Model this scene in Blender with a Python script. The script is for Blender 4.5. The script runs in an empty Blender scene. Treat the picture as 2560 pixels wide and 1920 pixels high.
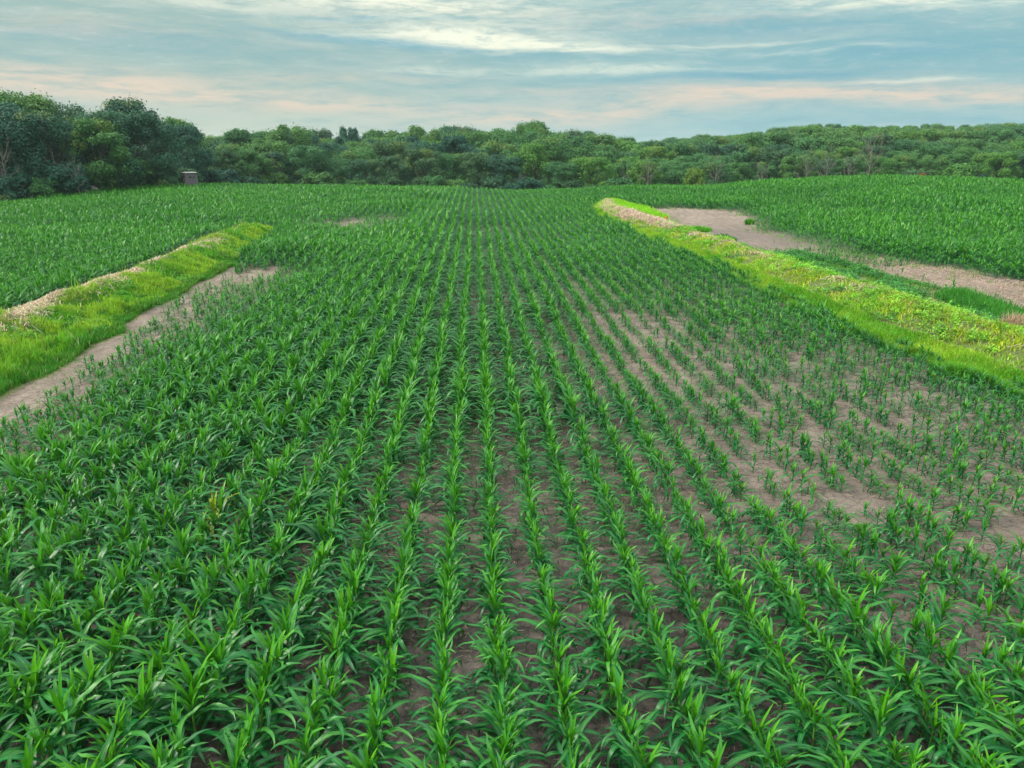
import bpy, math, random, colorsys
import numpy as np
rng=np.random.default_rng(7); random.seed(7)
S=bpy.context.scene; COL=S.collection
# ------------------------------------------------------------------ camera
CAMZ=7.15; PITCH=18.4; YAW=2.9; F=1775.0
cam=bpy.data.cameras.new('camera'); co=bpy.data.objects.new('camera',cam); COL.objects.link(co)
cam.sensor_width=36; cam.lens=36*F/2560; cam.clip_start=.1; cam.clip_end=6000
co.location=(0,0,CAMZ); co.rotation_euler=(math.radians(90-PITCH),0,math.radians(-YAW)); S.camera=co
# ------------------------------------------------------------------ world, sun, exposure
S.view_settings.view_transform='Standard'; S.view_settings.look='None'; S.view_settings.gamma=1; S.view_settings.exposure=0.42
SUN_AZ=-95.0; SUN_EL=44.0
W=bpy.data.worlds.new("World"); S.world=W; W.use_nodes=True
nt=W.node_tree; nt.nodes.clear()
class X:
    """scalar shader expression"""
    T=nt
    def __init__(s,k): s.k=k
    @staticmethod
    def op(o,*a,clamp=False):
        n=X.T.nodes.new('ShaderNodeMath'); n.operation=o; n.use_clamp=clamp
        for i,v in enumerate(a):
            if isinstance(v,X): X.T.links.new(v.k,n.inputs[i])
            else: n.inputs[i].default_value=v
        return X(n.outputs[0])
    def __add__(s,b): return X.op('ADD',s,b)
    def __radd__(s,b): return X.op('ADD',s,b)
    def __sub__(s,b): return X.op('SUBTRACT',s,b)
    def __rsub__(s,b): return X.op('SUBTRACT',b,s)
    def __mul__(s,b): return X.op('MULTIPLY',s,b)
    def __rmul__(s,b): return X.op('MULTIPLY',s,b)
    def __truediv__(s,b): return X.op('DIVIDE',s,b)
def clamp(x): return X.op('ADD',x,0.0,clamp=True)
def ss(x,a,b):
    n=X.T.nodes.new('ShaderNodeMapRange'); n.interpolation_type='SMOOTHSTEP'; X.T.links.new(x.k,n.inputs[0])
    n.inputs[1].default_value=a; n.inputs[2].default_value=b; return X(n.outputs[0])
def noise(x,y,z=0.0,sc=1.0,det=6,ro=.55):
    c=X.T.nodes.new('ShaderNodeCombineXYZ')
    for i,v in enumerate((x,y,z)):
        if isinstance(v,X): X.T.links.new(v.k,c.inputs[i])
        else: c.inputs[i].default_value=v
    n=X.T.nodes.new('ShaderNodeTexNoise'); n.inputs['Scale'].default_value=sc; n.inputs['Detail'].default_value=det; n.inputs['Roughness'].default_value=ro
    X.T.links.new(c.outputs[0],n.inputs['Vector']); return X(n.outputs['Fac'])
def mixc(f,a,b):
    n=X.T.nodes.new('ShaderNodeMix'); n.data_type='RGBA'
    if isinstance(f,X): X.T.links.new(f.k,n.inputs[0])
    else: n.inputs[0].default_value=f
    for i,v in ((6,a),(7,b)):
        if isinstance(v,tuple): n.inputs[i].default_value=(*v[:3],1)
        else: X.T.links.new(v,n.inputs[i])
    return n.outputs[2]
tc=nt.nodes.new('ShaderNodeTexCoord'); sp=nt.nodes.new('ShaderNodeSeparateXYZ'); nt.links.new(tc.outputs['Generated'],sp.inputs[0])
dx,dy,dz=(X(sp.outputs[i]) for i in range(3))
D=180/math.pi
el=X.op('ARCSINE',dz)*D
az=X.op('ARCTAN2',dx,dy)*D
warp=noise(az*.09,el*.45,1.7,1.0,4)-.5
elw=el+warp*1.6+az*0.01
n1=noise(az*.08,elw*.6,3.1,1.0,7,.6)
n2=noise(az*.26,elw*1.8,9.3,1.0,8,.65)
n3=noise(az*.9,elw*4.4,5.5,1.0,7,.75)
def blobs(lst):
    t=None
    for a0,e0,sa,se,m,amp in lst:
        u=(az-a0)*(1/sa); v=(elw-(e0+0.01*a0)-(az-a0)*m)*(1/se)
        g=X.op('EXPONENT',(u*u+v*v)*-1.0)*amp
        t=g if t is None else t+g
    return t
cream=blobs([(-7,10.0,12,1.15,-.02,1.15),(-2,7.9,7,.5,.02,.9),(4,7.2,6,.5,-.03,1.0),(10,6.7,5,.25,.03,.4),(-22,9.3,8,.5,-.05,.35),(27,9.0,7,.5,.0,.8),(36,8.8,5,.4,0,.7),(10,5.4,8,.32,.0,.5),(26,6.3,6,.2,.0,.3),(-3,5.5,3,.22,0,.45),(31,4.15,4,.16,.02,.4),(20,7.0,6,.15,.02,.35)])
peach=blobs([(-28,4.0,11,.8,-.02,1.1),(-14,3.1,12,.7,-.02,.95),(-12,4.7,9,.35,.02,.45),(6,2.2,9,.7,.05,1.0),(19,3.5,10,.75,.03,1.05),(33,3.1,9,.65,-.02,1.0),(-27,7.2,9,.6,0,.3),(5,9.2,12,.4,0,.3),(14,8.3,9,.3,.02,.35),(5,4.0,6,.3,.02,.35)])
blue=blobs([(-6,7.25,8,.35,-.05,1.0),(-22,6.6,10,.9,-.01,.4),(20,8.0,9,.5,.0,.55),(19,4.9,9,.35,.0,.85),(30,6.0,9,1.0,0,.7),(32,1.7,12,.6,0,.3),(-6,8.7,7,.12,.03,.75),(6,6.3,5,.3,0,.4)])
low=ss(el,-.5,5.5)
azr=ss(az,-25.0,25.0)
hor=mixc(azr,(.57,.60,.47),(.33,.52,.54))
mid=mixc(azr,(.33,.46,.43),(.26,.45,.48))
base=mixc(low,hor,mid)
base=mixc(clamp((n1-.45)*4.0)*.5,base,(.44,.52,.50))
base=mixc(clamp((.5-n2)*5.0)*.35,base,(.17,.37,.43))
base=mixc(clamp((n2-.5)*5.0)*.30,base,(.52,.58,.55))
base=mixc(clamp(blue*(n1*1.2+.35))*.85,base,(.13,.36,.46))
pk=clamp(peach*(ss(n2,.30,.62)*.75+.25+(n3-.5)*.5))
base=mixc(pk*.85,base,(.70,.58,.47))
cr=clamp(cream*(ss(n2,.33,.60)*.8+.25+(n3-.5)*.9))
base=mixc(cr*.95,base,(.84,.86,.70))
fine=clamp((n3-.50)*4.0)*clamp((n2-.42)*4.0)*ss(el,2.0,8.0)
base=mixc(fine*.45,base,(.72,.74,.68))
# high sky outside the photograph: bright thin overcast, with the physical blue sky mixed in
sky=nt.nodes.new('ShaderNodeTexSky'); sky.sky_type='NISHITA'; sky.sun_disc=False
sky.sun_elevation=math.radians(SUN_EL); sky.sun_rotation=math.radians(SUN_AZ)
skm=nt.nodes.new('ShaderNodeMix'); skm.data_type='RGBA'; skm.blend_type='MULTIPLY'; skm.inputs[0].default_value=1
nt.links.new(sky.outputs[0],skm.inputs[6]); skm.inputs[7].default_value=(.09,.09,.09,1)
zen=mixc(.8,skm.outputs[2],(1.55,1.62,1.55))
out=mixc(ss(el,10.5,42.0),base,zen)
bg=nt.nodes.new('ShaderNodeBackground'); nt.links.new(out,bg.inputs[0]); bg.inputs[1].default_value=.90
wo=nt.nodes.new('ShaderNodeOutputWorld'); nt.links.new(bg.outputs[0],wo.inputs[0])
try: W.cycles.sampling_method='MANUAL'; W.cycles.sample_map_resolution=512
except Exception: pass
sl=bpy.data.lights.new('sun','SUN'); so=bpy.data.objects.new('sun',sl); COL.objects.link(so)
sl.energy=2.7; sl.angle=math.radians(12); sl.color=(1,.94,.82)
so.rotation_euler=(math.radians(90-SUN_EL),0,math.radians(180-SUN_AZ))   # light comes from azimuth SUN_AZ (from +Y toward +X)
# ------------------------------------------------------------------ terrain function
AZ=np.array([-60,-36,-24,-12,0,13,26,36,60.])
RR=np.array([0,25,60,115,170,260,400,700,3000.])
HT=np.array([
[0,0,0,0,0,0,0,0,0],
[0,0,0,0,0,0,0,0.1,0.2],
[.2,.2,.25,.1,.05,.1,.5,.7,.9],
[.4,.65,1.35,.80,.20,.90,2.75,2.35,1.7],
[-1,-.8,-1.0,-3.8,-5.0,-4.6,-1.6,-1.0,-1],
[-2,-2,-4,-5,-6,-4,-1,0,0],
[-2,-2,-3,-4,-3,0,4.5,5.5,4],
[-2,-2,-2,0,2,4,8,8,6],
[0,0,0,0,0,0,0,0,0]])
def far_h(x,y):
    r=np.hypot(x,y); a=np.degrees(np.arctan2(x,np.maximum(y,1e-3)))-YAW
    a=np.clip(a,-59.9,59.9); r=np.clip(r,0,2999)
    i=np.clip(np.searchsorted(RR,r,side='right')-1,0,len(RR)-2); j=np.clip(np.searchsorted(AZ,a,side='right')-1,0,len(AZ)-2)
    u=(r-RR[i])/(RR[i+1]-RR[i]); v=(a-AZ[j])/(AZ[j+1]-AZ[j])
    u=.35*u+.65*u*u*(3-2*u); v=v*v*(3-2*v)
    return (HT[i,j]*(1-u)+HT[i+1,j]*u)*(1-v)+(HT[i,j+1]*(1-u)+HT[i+1,j+1]*u)*v
def sst(x,a,b):
    t=np.clip((x-a)/(b-a),0,1); return t*t*(3-2*t)
_ng=np.random.default_rng(11).random((6,256,256))
def vn(x,y,s,k=0):
    """value noise 0..1, feature size s"""
    x=np.asarray(x,float)/s+100; y=np.asarray(y,float)/s+100
    xi=np.floor(x).astype(int); yi=np.floor(y).astype(int); u=x-xi; v=y-yi; u=u*u*(3-2*u); v=v*v*(3-2*v)
    g=_ng[k]; a=xi%256; b=yi%256; a1=(xi+1)%256; b1=(yi+1)%256
    return (g[a,b]*(1-u)+g[a1,b]*u)*(1-v)+(g[a,b1]*(1-u)+g[a1,b1]*u)*v
def wob(y,k): return (vn(y,0*y,3.0,k)-.5)*1.1+(vn(y,0*y+9,1.1,k)-.5)*.5
# left berm (front edge, crest, back edge) and right berm, as x of y
def LF(y): return np.interp(y,[0,18,26,28.7,30.2,33,44,50,58,66],[-14.9,-14.8,-14.5,-14.4,-15.3,-15.2,-15.0,-15.2,-16.2,-17.4])+wob(y,0)*.5
def LC(y): return np.interp(y,[0,28,36,43,50,63],[-18.7,-18.6,-18.4,-18.0,-18.4,-18.6])
def LB(y): return np.interp(y,[0,28,42,49,57,63],[-19.6,-19.5,-19.6,-20.2,-21.0,-19.8])+wob(y,1)*.4
def LE(y): return sst(y,67,60)
def RF(y): return np.interp(y,[0,19,25,32,45,62,79,90,100],[16.8,16.4,15.4,14.9,14.5,13.6,13.0,14.8,18])+wob(y,2)*.5
def RC(y): return np.interp(y,[0,22.7,32,39,50,60,68,80,95],[19.2,18.9,18.1,17.4,17.3,17.0,16.0,15.2,17])
def RB(y): return np.interp(y,[0,25,33,40,48,55,66,75,93,100],[21.6,21.3,20.6,19.9,19.2,18.3,18.4,19.6,19.6,19])+wob(y,3)*.4
def RE(y): return sst(y,97,86)
def prof(x,f,c,b):
    """0..1 ridge profile from the front edge f over crest c to the back edge b"""
    t=np.where((x-c)*np.sign(f-c)>0,(x-c)/(f-c),(x-c)/(b-c))
    return np.clip(1-t,0,1)
def berm(x,y):
    l=prof(x,LF(y),LC(y),LB(y)); l=l*l*(3-2*l)*LE(y)*.75
    r=prof(x,RF(y),RC(y),RB(y)); r=r*r*(3-2*r)*RE(y)*.72
    return l+r
def gh(x,y):
    x=np.asarray(x,float); y=np.asarray(y,float)
    n=sst(np.hypot(x,y),260,120)
    b=berm(x,y)
    h=far_h(x,y)+b+b*(vn(x,y,1.4,4)-.5)*.35+((vn(x,y,9,0)-.5)*.22+(vn(x,y,2.2,1)-.5)*.06)*n
    # drainage hollow along both berms
    h=h-.10*np.exp(-((x-(LF(y)+.9))/.8)**2)*LE(y)
    fx=x-RB(y)-1.8; h=h-.12*np.exp(-(fx/1.2)**2)*RE(y)*sst(y,20,30)
    return h
def rightcorn(y): return np.interp(y,[0,20,30,33,38,42,45,47,50,61,70,76,80,84,88],[29.5,29,28.3,27.4,27.3,26.0,24.6,23.9,23.6,24.6,27.0,28.0,26.5,21.5,14.0])+(vn(y,0*y,2.3,5)-.5)*1.6
def ray(px,py):
    v=np.array([(px-1280)/F,(960-py)/F,-1.0]); p=math.radians(90-PITCH); c,s=math.cos(p),math.sin(p)
    v=np.array([v[0],v[1]*c-v[2]*s,v[1]*s+v[2]*c]); q=math.radians(-YAW); c,s=math.cos(q),math.sin(q)
    return np.array([v[0]*c-v[1]*s,v[0]*s+v[1]*c,v[2]])
def proj(x,y,z):
    q=math.radians(YAW); c,s=math.cos(q),math.sin(q); A=x*c-y*s; B=x*s+y*c; Z=z-CAMZ
    p=math.radians(PITCH); c,s=math.cos(p),math.sin(p); dep=B*c-Z*s; up=B*s+Z*c
    dd=np.maximum(dep,.01)
    return 1280+F*A/dd, 960-F*up/dd, dep
# ------------------------------------------------------------------ helpers
def mat(name):
    m=bpy.data.materials.new(name); m.use_nodes=True; m.node_tree.nodes.clear(); X.T=m.node_tree; return m
def bsdf(col,rough=.6,spec=.5,trans=0.0,bump=None,tcol=None):
    t=X.T; p=t.nodes.new('ShaderNodeBsdfPrincipled')
    if isinstance(col,tuple): p.inputs['Base Color'].default_value=(*col,1)
    else: t.links.new(col,p.inputs['Base Color'])
    if isinstance(rough,X): t.links.new(rough.k,p.inputs['Roughness'])
    else: p.inputs['Roughness'].default_value=rough
    p.inputs['Specular IOR Level'].default_value=spec
    if bump is not None: t.links.new(bump,p.inputs['Normal'])
    o=t.nodes.new('ShaderNodeOutputMaterial'); last=p.outputs[0]
    if trans>0:
        tr=t.nodes.new('ShaderNodeBsdfTranslucent'); tcol=tcol or col
        if isinstance(tcol,tuple): tr.inputs[0].default_value=(*tcol,1)
        else: t.links.new(tcol,tr.inputs[0])
        mx=t.nodes.new('ShaderNodeMixShader'); mx.inputs[0].default_value=trans
        t.links.new(last,mx.inputs[1]); t.links.new(tr.outputs[0],mx.inputs[2]); last=mx.outputs[0]
    t.links.new(last,o.inputs[0])
def attr(n):
    a=X.T.nodes.new('ShaderNodeAttribute'); a.attribute_name=n; s=X.T.nodes.new('ShaderNodeSeparateColor'); X.T.links.new(a.outputs['Color'],s.inputs[0])
    return a,X(s.outputs[0]),X(s.outputs[1]),X(s.outputs[2]),X(a.outputs['Alpha'])
def objrand():
    n=X.T.nodes.new('ShaderNodeObjectInfo'); return X(n.outputs['Random'])
def pos():
    g=X.T.nodes.new('ShaderNodeNewGeometry'); s=X.T.nodes.new('ShaderNodeSeparateXYZ'); X.T.links.new(g.outputs['Position'],s.inputs[0]); return [X(s.outputs[i]) for i in range(3)]
def bumpn(h,st,dist=.05):
    n=X.T.nodes.new('ShaderNodeBump'); n.inputs['Strength'].default_value=st; n.inputs['Distance'].default_value=dist; X.T.links.new(h.k,n.inputs['Height']); return n.outputs[0]
def npmesh(name,V,Fq,col=None,m=None,smooth=True,cname='lc'):
    """V (n,3), Fq list of index arrays (k,3) or (k,4)"""
    me=bpy.data.meshes.new(name); V=np.asarray(V,np.float32)
    if not isinstance(Fq,list): Fq=[Fq]
    Fq=[f for f in Fq if len(f)]
    idx=np.concatenate([f.ravel() for f in Fq]).astype(np.int32)
    tot=np.concatenate([np.full(len(f),f.shape[1]) for f in Fq]).astype(np.int32)
    st=np.concatenate([[0],np.cumsum(tot)[:-1]]).astype(np.int32)
    me.vertices.add(len(V)); me.vertices.foreach_set('co',V.ravel())
    me.loops.add(len(idx)); me.loops.foreach_set('vertex_index',idx)
    me.polygons.add(len(tot)); me.polygons.foreach_set('loop_start',st); me.polygons.foreach_set('loop_total',tot)
    if smooth: me.polygons.foreach_set('use_smooth',np.ones(len(tot),bool))
    if col is not None:
        a=me.color_attributes.new(cname,'FLOAT_COLOR','POINT'); a.data.foreach_set('color',np.asarray(col,np.float32).ravel())
    if m: me.materials.append(m)
    me.update(calc_edges=True); me.validate() if len(V)<200000 else None
    return me
def link(name,me,parent=None,loc=None,rz=0,sc=None):
    o=bpy.data.objects.new(name,me); COL.objects.link(o)
    if parent: o.parent=parent
    if loc is not None: o.location=loc
    if rz: o.rotation_euler=(0,0,rz)
    if sc is not None: o.scale=sc if hasattr(sc,'__len__') else (sc,sc,sc)
    return o
def tag(o,label=None,cat=None,group=None,kind=None):
    if label: o['label']=label
    if cat: o['category']=cat
    if group: o['group']=group
    if kind: o['kind']=kind
    return o
ORD=['zeroth','first','second','third','fourth','fifth','sixth','seventh','eighth','ninth','tenth','eleventh','twelfth','thirteenth','fourteenth','fifteenth','sixteenth','seventeenth','eighteenth','nineteenth','twentieth']
TEN={2:'twenty',3:'thirty',4:'forty',5:'fifty',6:'sixty',7:'seventy',8:'eighty',9:'ninety'}
def ordn(n):
    if n<=20: return ORD[n]
    if n<100: return (TEN[n//10]+'-'+ORD[n%10]) if n%10 else TEN[n//10][:-1]+'ieth'
    return 'hundred-and-'+ordn(n-100) if n>100 else 'hundredth'
def tube(P,Rd,k=6):
    P=np.asarray(P,float); n=len(P); V=[];t=np.gradient(P,axis=0); t/=np.linalg.norm(t,axis=1)[:,None]+1e-9
    ref=np.array([.31,.2,.93]) if abs(t[0][2])<.8 else np.array([1,.1,0.])
    for i in range(n):
        a=np.cross(t[i],ref); a/=np.linalg.norm(a)+1e-9; b=np.cross(t[i],a)
        for j in range(k):
            th=2*math.pi*j/k; V.append(P[i]+(a*math.cos(th)+b*math.sin(th))*Rd[i])
    Q=[(i*k+j,i*k+(j+1)%k,(i+1)*k+(j+1)%k,(i+1)*k+j) for i in range(n-1) for j in range(k)]
    return np.array(V),np.array(Q)
class Acc:
    def __init__(s): s.V=[];s.Q={3:[],4:[]};s.C=[];s.n=0
    def add(s,V,Q,c=None):
        V=np.asarray(V); Q=np.asarray(Q); s.V.append(V); s.Q[Q.shape[1]].append(Q+s.n); s.n+=len(V)
        if c is not None: s.C.append(np.broadcast_to(np.asarray(c,float),(len(V),4)))
    def mesh(s,name,m,smooth=True,cname='lc'):
        return npmesh(name,np.concatenate(s.V),[np.concatenate(q) for q in s.Q.values() if q],np.concatenate(s.C) if s.C else None,m,smooth,cname)
def accs(L):
    """merge accumulators to arrays V,Q4,C"""
    V=[];Q=[];C=[];n=0
    for a in L:
        if not a.V: continue
        v=np.concatenate(a.V); V.append(v); Q.append(np.concatenate(a.Q[4])+n); C.append(np.concatenate(a.C)); n+=len(v)
    return np.concatenate(V),np.concatenate(Q),np.concatenate(C)
# ------------------------------------------------------------------ materials
def make_leaf_mat(name):
    m=mat(name); a,age,edge,rnd,yel=attr('lc')
    mature=mixc(rnd,(.004,.080,.026),(.010,.190,.040)); young=mixc(rnd,(.035,.26,.004),(.14,.45,.005))
    c=mixc(age,mature,young)
    c=mixc(clamp((.16-edge)*9.0)*.45,c,(.14,.45,.08))          # pale midrib
    c=mixc(yel,c,(.55,.52,.02))
    bsdf(c,.40,.40,.18,tcol=mixc(.35,c,(.12,.50,.01)))
    return m
M_leaf=make_leaf_mat('corn_leaf')
m=mat('corn_stalk'); a,age,edge,rnd,yel=attr('lc'); bsdf(mixc(age,(.10,.22,.04),(.06,.30,.02)),.5,.4); M_stalk=m
# soil
m=mat('soil'); x,y,z=pos(); a,dry,veg,fst,res=attr('soil')
n=noise(x,y,z,2.2,9,.65); nb=noise(x,y,z,.35,4,.5); nf=noise(x,y,z,28,4,.7); ns=noise(x*1.0,y*.22,z,3.0,6,.6)
c=mixc(clamp((n-.3)*2.2),(.098,.087,.080),(.25,.215,.19))
cd=mixc(clamp((ns-.3)*2.2),(.20,.160,.135),(.39,.315,.265))
c=mixc(clamp(dry*1.15+(n-.5)*.5),c,cd)
v=X.T.nodes.new('ShaderNodeTexVoronoi'); v.feature='DISTANCE_TO_EDGE'; v.inputs['Scale'].default_value=3.2
cx=X.T.nodes.new('ShaderNodeCombineXYZ'); X.T.links.new((x+(n-.5)*.5).k,cx.inputs[0]); X.T.links.new((y+(nf-.5)*.3).k,cx.inputs[1]); X.T.links.new(cx.outputs[0],v.inputs['Vector'])
crack=clamp(1.0-X(v.outputs['Distance'])*40.0)
c=mixc(crack*.05*clamp(n*2.0-.4),c,(.05,.04,.035))
c=mixc(clamp((nf-.60)*5.0)*.5,c,(.38,.32,.25))
c=mixc(clamp((.44-nf)*6.0)*.45,c,(.05,.042,.038))
c=mixc(clamp((nb-.5)*4.0)*.35,c,(.11,.09,.08))
c=mixc(res,c,(.17,.145,.13))
c=mixc(veg*clamp((n-.22)*2.6),c,(.13,.21,.03))
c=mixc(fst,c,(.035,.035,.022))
bsdf(c,.95,.15,bump=bumpn(n*.7+nf*.35-crack*.12,.95,.13)); M_soil=m
def cmat(name,rough,spec,trans,var=None):
    m=mat(name); a,r,g,b,_=attr('lc'); bsdf(a.outputs['Color'],rough,spec,trans); return m
M_grass=cmat('grass_blades',.55,.3,.35); M_straw=cmat('dry_straw',.85,.1,.1); M_weed=cmat('weed_leaves',.5,.35,.3)
def crown_mat(name,d,l,tr=.22):
    m=mat(name); a,r,g,b,_=attr('lc'); q=objrand()
    c=mixc(r,d,l); c=mixc(clamp((q-.45)*1.6)*.40,c,(.14,.25,.035)); c=mixc(clamp((.45-q)*1.8)*.45,c,(.022,.10,.075))
    c=mixc(g*.8,c,(.20,.26,.04))
    bsdf(c,.6,.25,tr); return m
M_dark=crown_mat('dark_crown_leaves',(.022,.090,.064),(.060,.19,.105))
M_mid=crown_mat('green_crown_leaves',(.050,.175,.060),(.115,.30,.080))
M_lite=crown_mat('light_crown_leaves',(.075,.24,.045),(.15,.35,.06))
M_yell=crown_mat('yellow_green_leaves',(.15,.27,.02),(.22,.36,.03))
M_rust=crown_mat('rust_leaves',(.22,.055,.03),(.30,.09,.045))
def bark(name,a,b):
    m=mat(name); x,y,z=pos(); n=noise(x*3,y*3,z*.8,1.5,5); bsdf(mixc(n,a,b),.9,.1,bump=bumpn(n,.5)); return m
M_bark=bark('bark',(.045,.038,.032),(.12,.105,.09)); M_pale=bark('weathered_bark',(.14,.13,.115),(.27,.25,.22))
# ------------------------------------------------------------------ ground sheet
def axis(d0,d1,step,lo,hi,g=1.12):
    a=list(np.arange(d0,d1+1e-6,step)); s=step
    while a[-1]<hi: s*=g; a.append(a[-1]+s)
    s=step
    while a[0]>lo: s*=g; a.insert(0,a[0]-s)
    return np.array(a)
gx=axis(-27,31,.24,-3200,3200,1.07); gy=axis(2,72,.24,-400,3300,1.06)
XX,YY=np.meshgrid(gx,gy); ZZ=gh(XX,YY)
nx,ny=len(gx),len(gy); i=np.arange(ny-1)[:,None]*nx+np.arange(nx-1)[None]
Q=np.stack([i,i+1,i+nx+1,i+nx],-1).reshape(-1,4)
x,y=XX.ravel(),YY.ravel()
l_in=(x>LB(y)-.2)&(x<LF(y)+.2)&(y<64); r_in=(x>RF(y)-.2)&(x<RB(y)+.3)&(y<92)
veg=(l_in|r_in)*1.0
dry=np.zeros(len(x))
dry=np.maximum(dry,sst(x,-9.8,-12.5)*(x>-17)*sst(y,52,44))
dry=np.maximum(dry,(x>RB(y)-.3)*sst(x,30,27)*(y<90)*1.0)
dry=np.maximum(dry,.6*sst(x,2.0,8)*(x<15)*sst(y,7,12)*sst(y,46,34)*(.6+.6*vn(x,y,2.3,3))); dry=np.maximum(dry,.9*np.exp(-(((x-5.)/4)**2+((y-25)/8.)**2)**1.5))
dry=np.maximum(dry,np.exp(-(((x+11)/7)**2+((y-69)/10.)**2)**2)); dry=np.maximum(dry,.62*sst(y,7,15)*(np.abs(x)<14))
res=.8*(x>RB(y))*(x<27)*sst(y,46,52)*sst(y,72,62)*(.5+.5*vn(x,y,3,2)); vz=(x>RB(y)-.3)*sst(x,24.2,23.2)*sst(y,48,44); veg=np.maximum(veg,.75*vz*(vn(x,y,.8,3)>.3))
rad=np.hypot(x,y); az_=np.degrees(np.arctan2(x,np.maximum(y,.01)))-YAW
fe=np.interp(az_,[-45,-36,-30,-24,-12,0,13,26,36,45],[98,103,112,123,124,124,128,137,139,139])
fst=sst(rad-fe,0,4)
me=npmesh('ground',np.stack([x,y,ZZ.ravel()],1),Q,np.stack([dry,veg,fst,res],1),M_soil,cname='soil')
tag(link('ground',me),kind='structure')
# ------------------------------------------------------------------ grass, straw, weeds on the two banks
def blades(x,y,h,w,col,bend=.45,nseg=2,flat=False,lift=0.0):
    n=len(x); z=gh(x,y)-.02+lift; th=rng.uniform(0,2*math.pi,n); fc=th+rng.normal(math.pi/2,.5,n)
    b=h*bend*rng.uniform(.3,1.3,n)
    dx,dy=np.cos(th),np.sin(th); sx,sy=np.cos(fc)*w*.5,np.sin(fc)*w*.5
    P=lambda t,hh,bb,ww:(np.stack([x+dx*bb-sx*ww,y+dy*bb-sy*ww,z+hh],1),np.stack([x+dx*bb+sx*ww,y+dy*bb+sy*ww,z+hh],1))
    a0,a1=P(0,0,0,1); b0,b1=P(.5,h*.6,b*.35,.85); c0=np.stack([x+dx*b,y+dy*b,z+h*(.92 if not flat else 1)],1)
    V=np.stack([a0,a1,b0,b1,c0],1).reshape(-1,3); k=np.arange(n)[:,None]*5
    return V,k+np.array([[0,1,3,2]]),k+np.array([[2,3,4]]),np.repeat(col,5,axis=0)
def addb(acc,t):
    V,Q,T,C=t; acc.V.append(V); acc.Q[4].append(Q+acc.n); acc.Q[3].append(T+acc.n); acc.C.append(C); acc.n+=len(V)
def rgb(base,n,var=.25,m=None):
    c=np.ones((n,4)); b=np.asarray(base); v=rng.normal(1,var,n).clip(.45,1.7)
    c[:,:3]=b*v[:,None]*(1+rng.normal(0,.10,(n,3))); 
    return c.clip(0,1)
def lerpc(a,b,t): return a*(1-t[:,None])+b*t[:,None]
G=Acc()
def strip(n,f,b,y0,y1,pw=1.0):
    y=y0+(y1-y0)*rng.random(n)**pw; t=rng.random(n); x=f(y)*(1-t)+b(y)*t; return x,y,t
# left bank: t = 0 at the wash, 1 at the back
x,y,t=strip(150000,lambda y:LF(y)+.15,lambda y:LB(y)-.1,8,65,1.0)
cl=vn(x,y,.9,2); cl2=vn(x,y,.35,4); h=(.12+.36*cl*(.5+.8*cl2))*(1+.35*(t<.3)*sst(y,34,26))*np.where(rng.random(len(x))<.03,1.8,1)
strawz=np.exp(-((t-.76-.10*(vn(x,y,4,1)-.5))/.17)**2)*(.25+.75*sst(vn(x,y,2.4,0),.25,.45))*(.75+.6*vn(x,y,.5,1))*1.15*sst(y,60,50)
strawz=np.maximum(strawz,np.exp(-((x+18.2)/1.6)**2-((y-50)/2.5)**2)*.8)
k=rng.random(len(x))>strawz*1.0
c=lerpc(rgb((.14,.42,.016),len(x)),rgb((.31,.53,.03),len(x)),sst(vn(x,y,1.7,3)+(t-.4)*.35,.3,.7))
c=lerpc(c,rgb((.045,.24,.022),len(x)),.75*((cl2<.32)|(t<.10)).astype(float)); c=lerpc(c,rgb((.50,.42,.24),len(x)),(rng.random(len(x))<.03+.22*sst(t,.45,.8)).astype(float))
addb(G,blades(x[k],y[k],h[k],rng.uniform(.012,.026,k.sum())*(1+y[k]/55),c[k]))
# right bank: tall lime grass on the field side, yellow-green weeds to the crest
x,y,t=strip(105000,lambda y:RF(y)-.35-.5*vn(y,0*y,.8,2),lambda y:RF(y)*.62+RC(y)*.38,12,93,1.15); k=rng.random(len(x))>.35*sst(y,58,66); x,y,t=x[k],y[k],t[k]
cl=vn(x,y,1.1,2); h=(.25+.38*cl)*(1-.35*t)*sst(y,95,60)**.0
c=lerpc(rgb((.14,.42,.014),len(x)),rgb((.31,.54,.025),len(x)),sst(vn(x,y,1.8,3),.3,.7))
c=lerpc(c,rgb((.06,.28,.02),len(x)),.6*(t<.12*vn(y,0*y,.7,1)*2).astype(float)); c=lerpc(c,rgb((.45,.42,.15),len(x)),(rng.random(len(x))<.05).astype(float))
addb(G,blades(x,y,h,rng.uniform(.010,.022,len(x))*(1+y/60),c))
x,y,t=strip(120000,lambda y:RF(y)*.68+RC(y)*.32,lambda y:RB(y)+.1,12,93,1.15)
cl=vn(x,y,.7,5); k=(rng.random(len(x))<.35+.9*(cl-.3))&(rng.random(len(x))>.75*sst(vn(x,y,2.6,1),.52,.66)); 
c=lerpc(rgb((.42,.58,.03),len(x)),rgb((.28,.58,.02),len(x)),sst(vn(x,y,1.4,0),.35,.65)); c=lerpc(c,rgb((.48,.42,.22),len(x)),(rng.random(len(x))<.16).astype(float))
h=.08+.24*cl
addb(G,blades(x[k],y[k],h[k],rng.uniform(.014,.030,k.sum())*(1+y[k]/60),c[k],bend=.8))
# far head of the right bank and the back slopes: bright grass
x=rng.normal(17.2,1.6,24000); y=rng.uniform(74,97,24000); k=(x>RF(y))&(x<RB(y)+.6)&(rng.random(len(x))>.75*np.exp(-((x-RC(y)+.2)/.5)**2)); x,y=x[k],y[k]
addb(G,blades(x,y,rng.uniform(.2,.55,len(x)),rng.uniform(.03,.06,len(x)),lerpc(rgb((.22,.62,.012),len(x)),rgb((.36,.66,.02),len(x)),rng.random(len(x)))))
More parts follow.
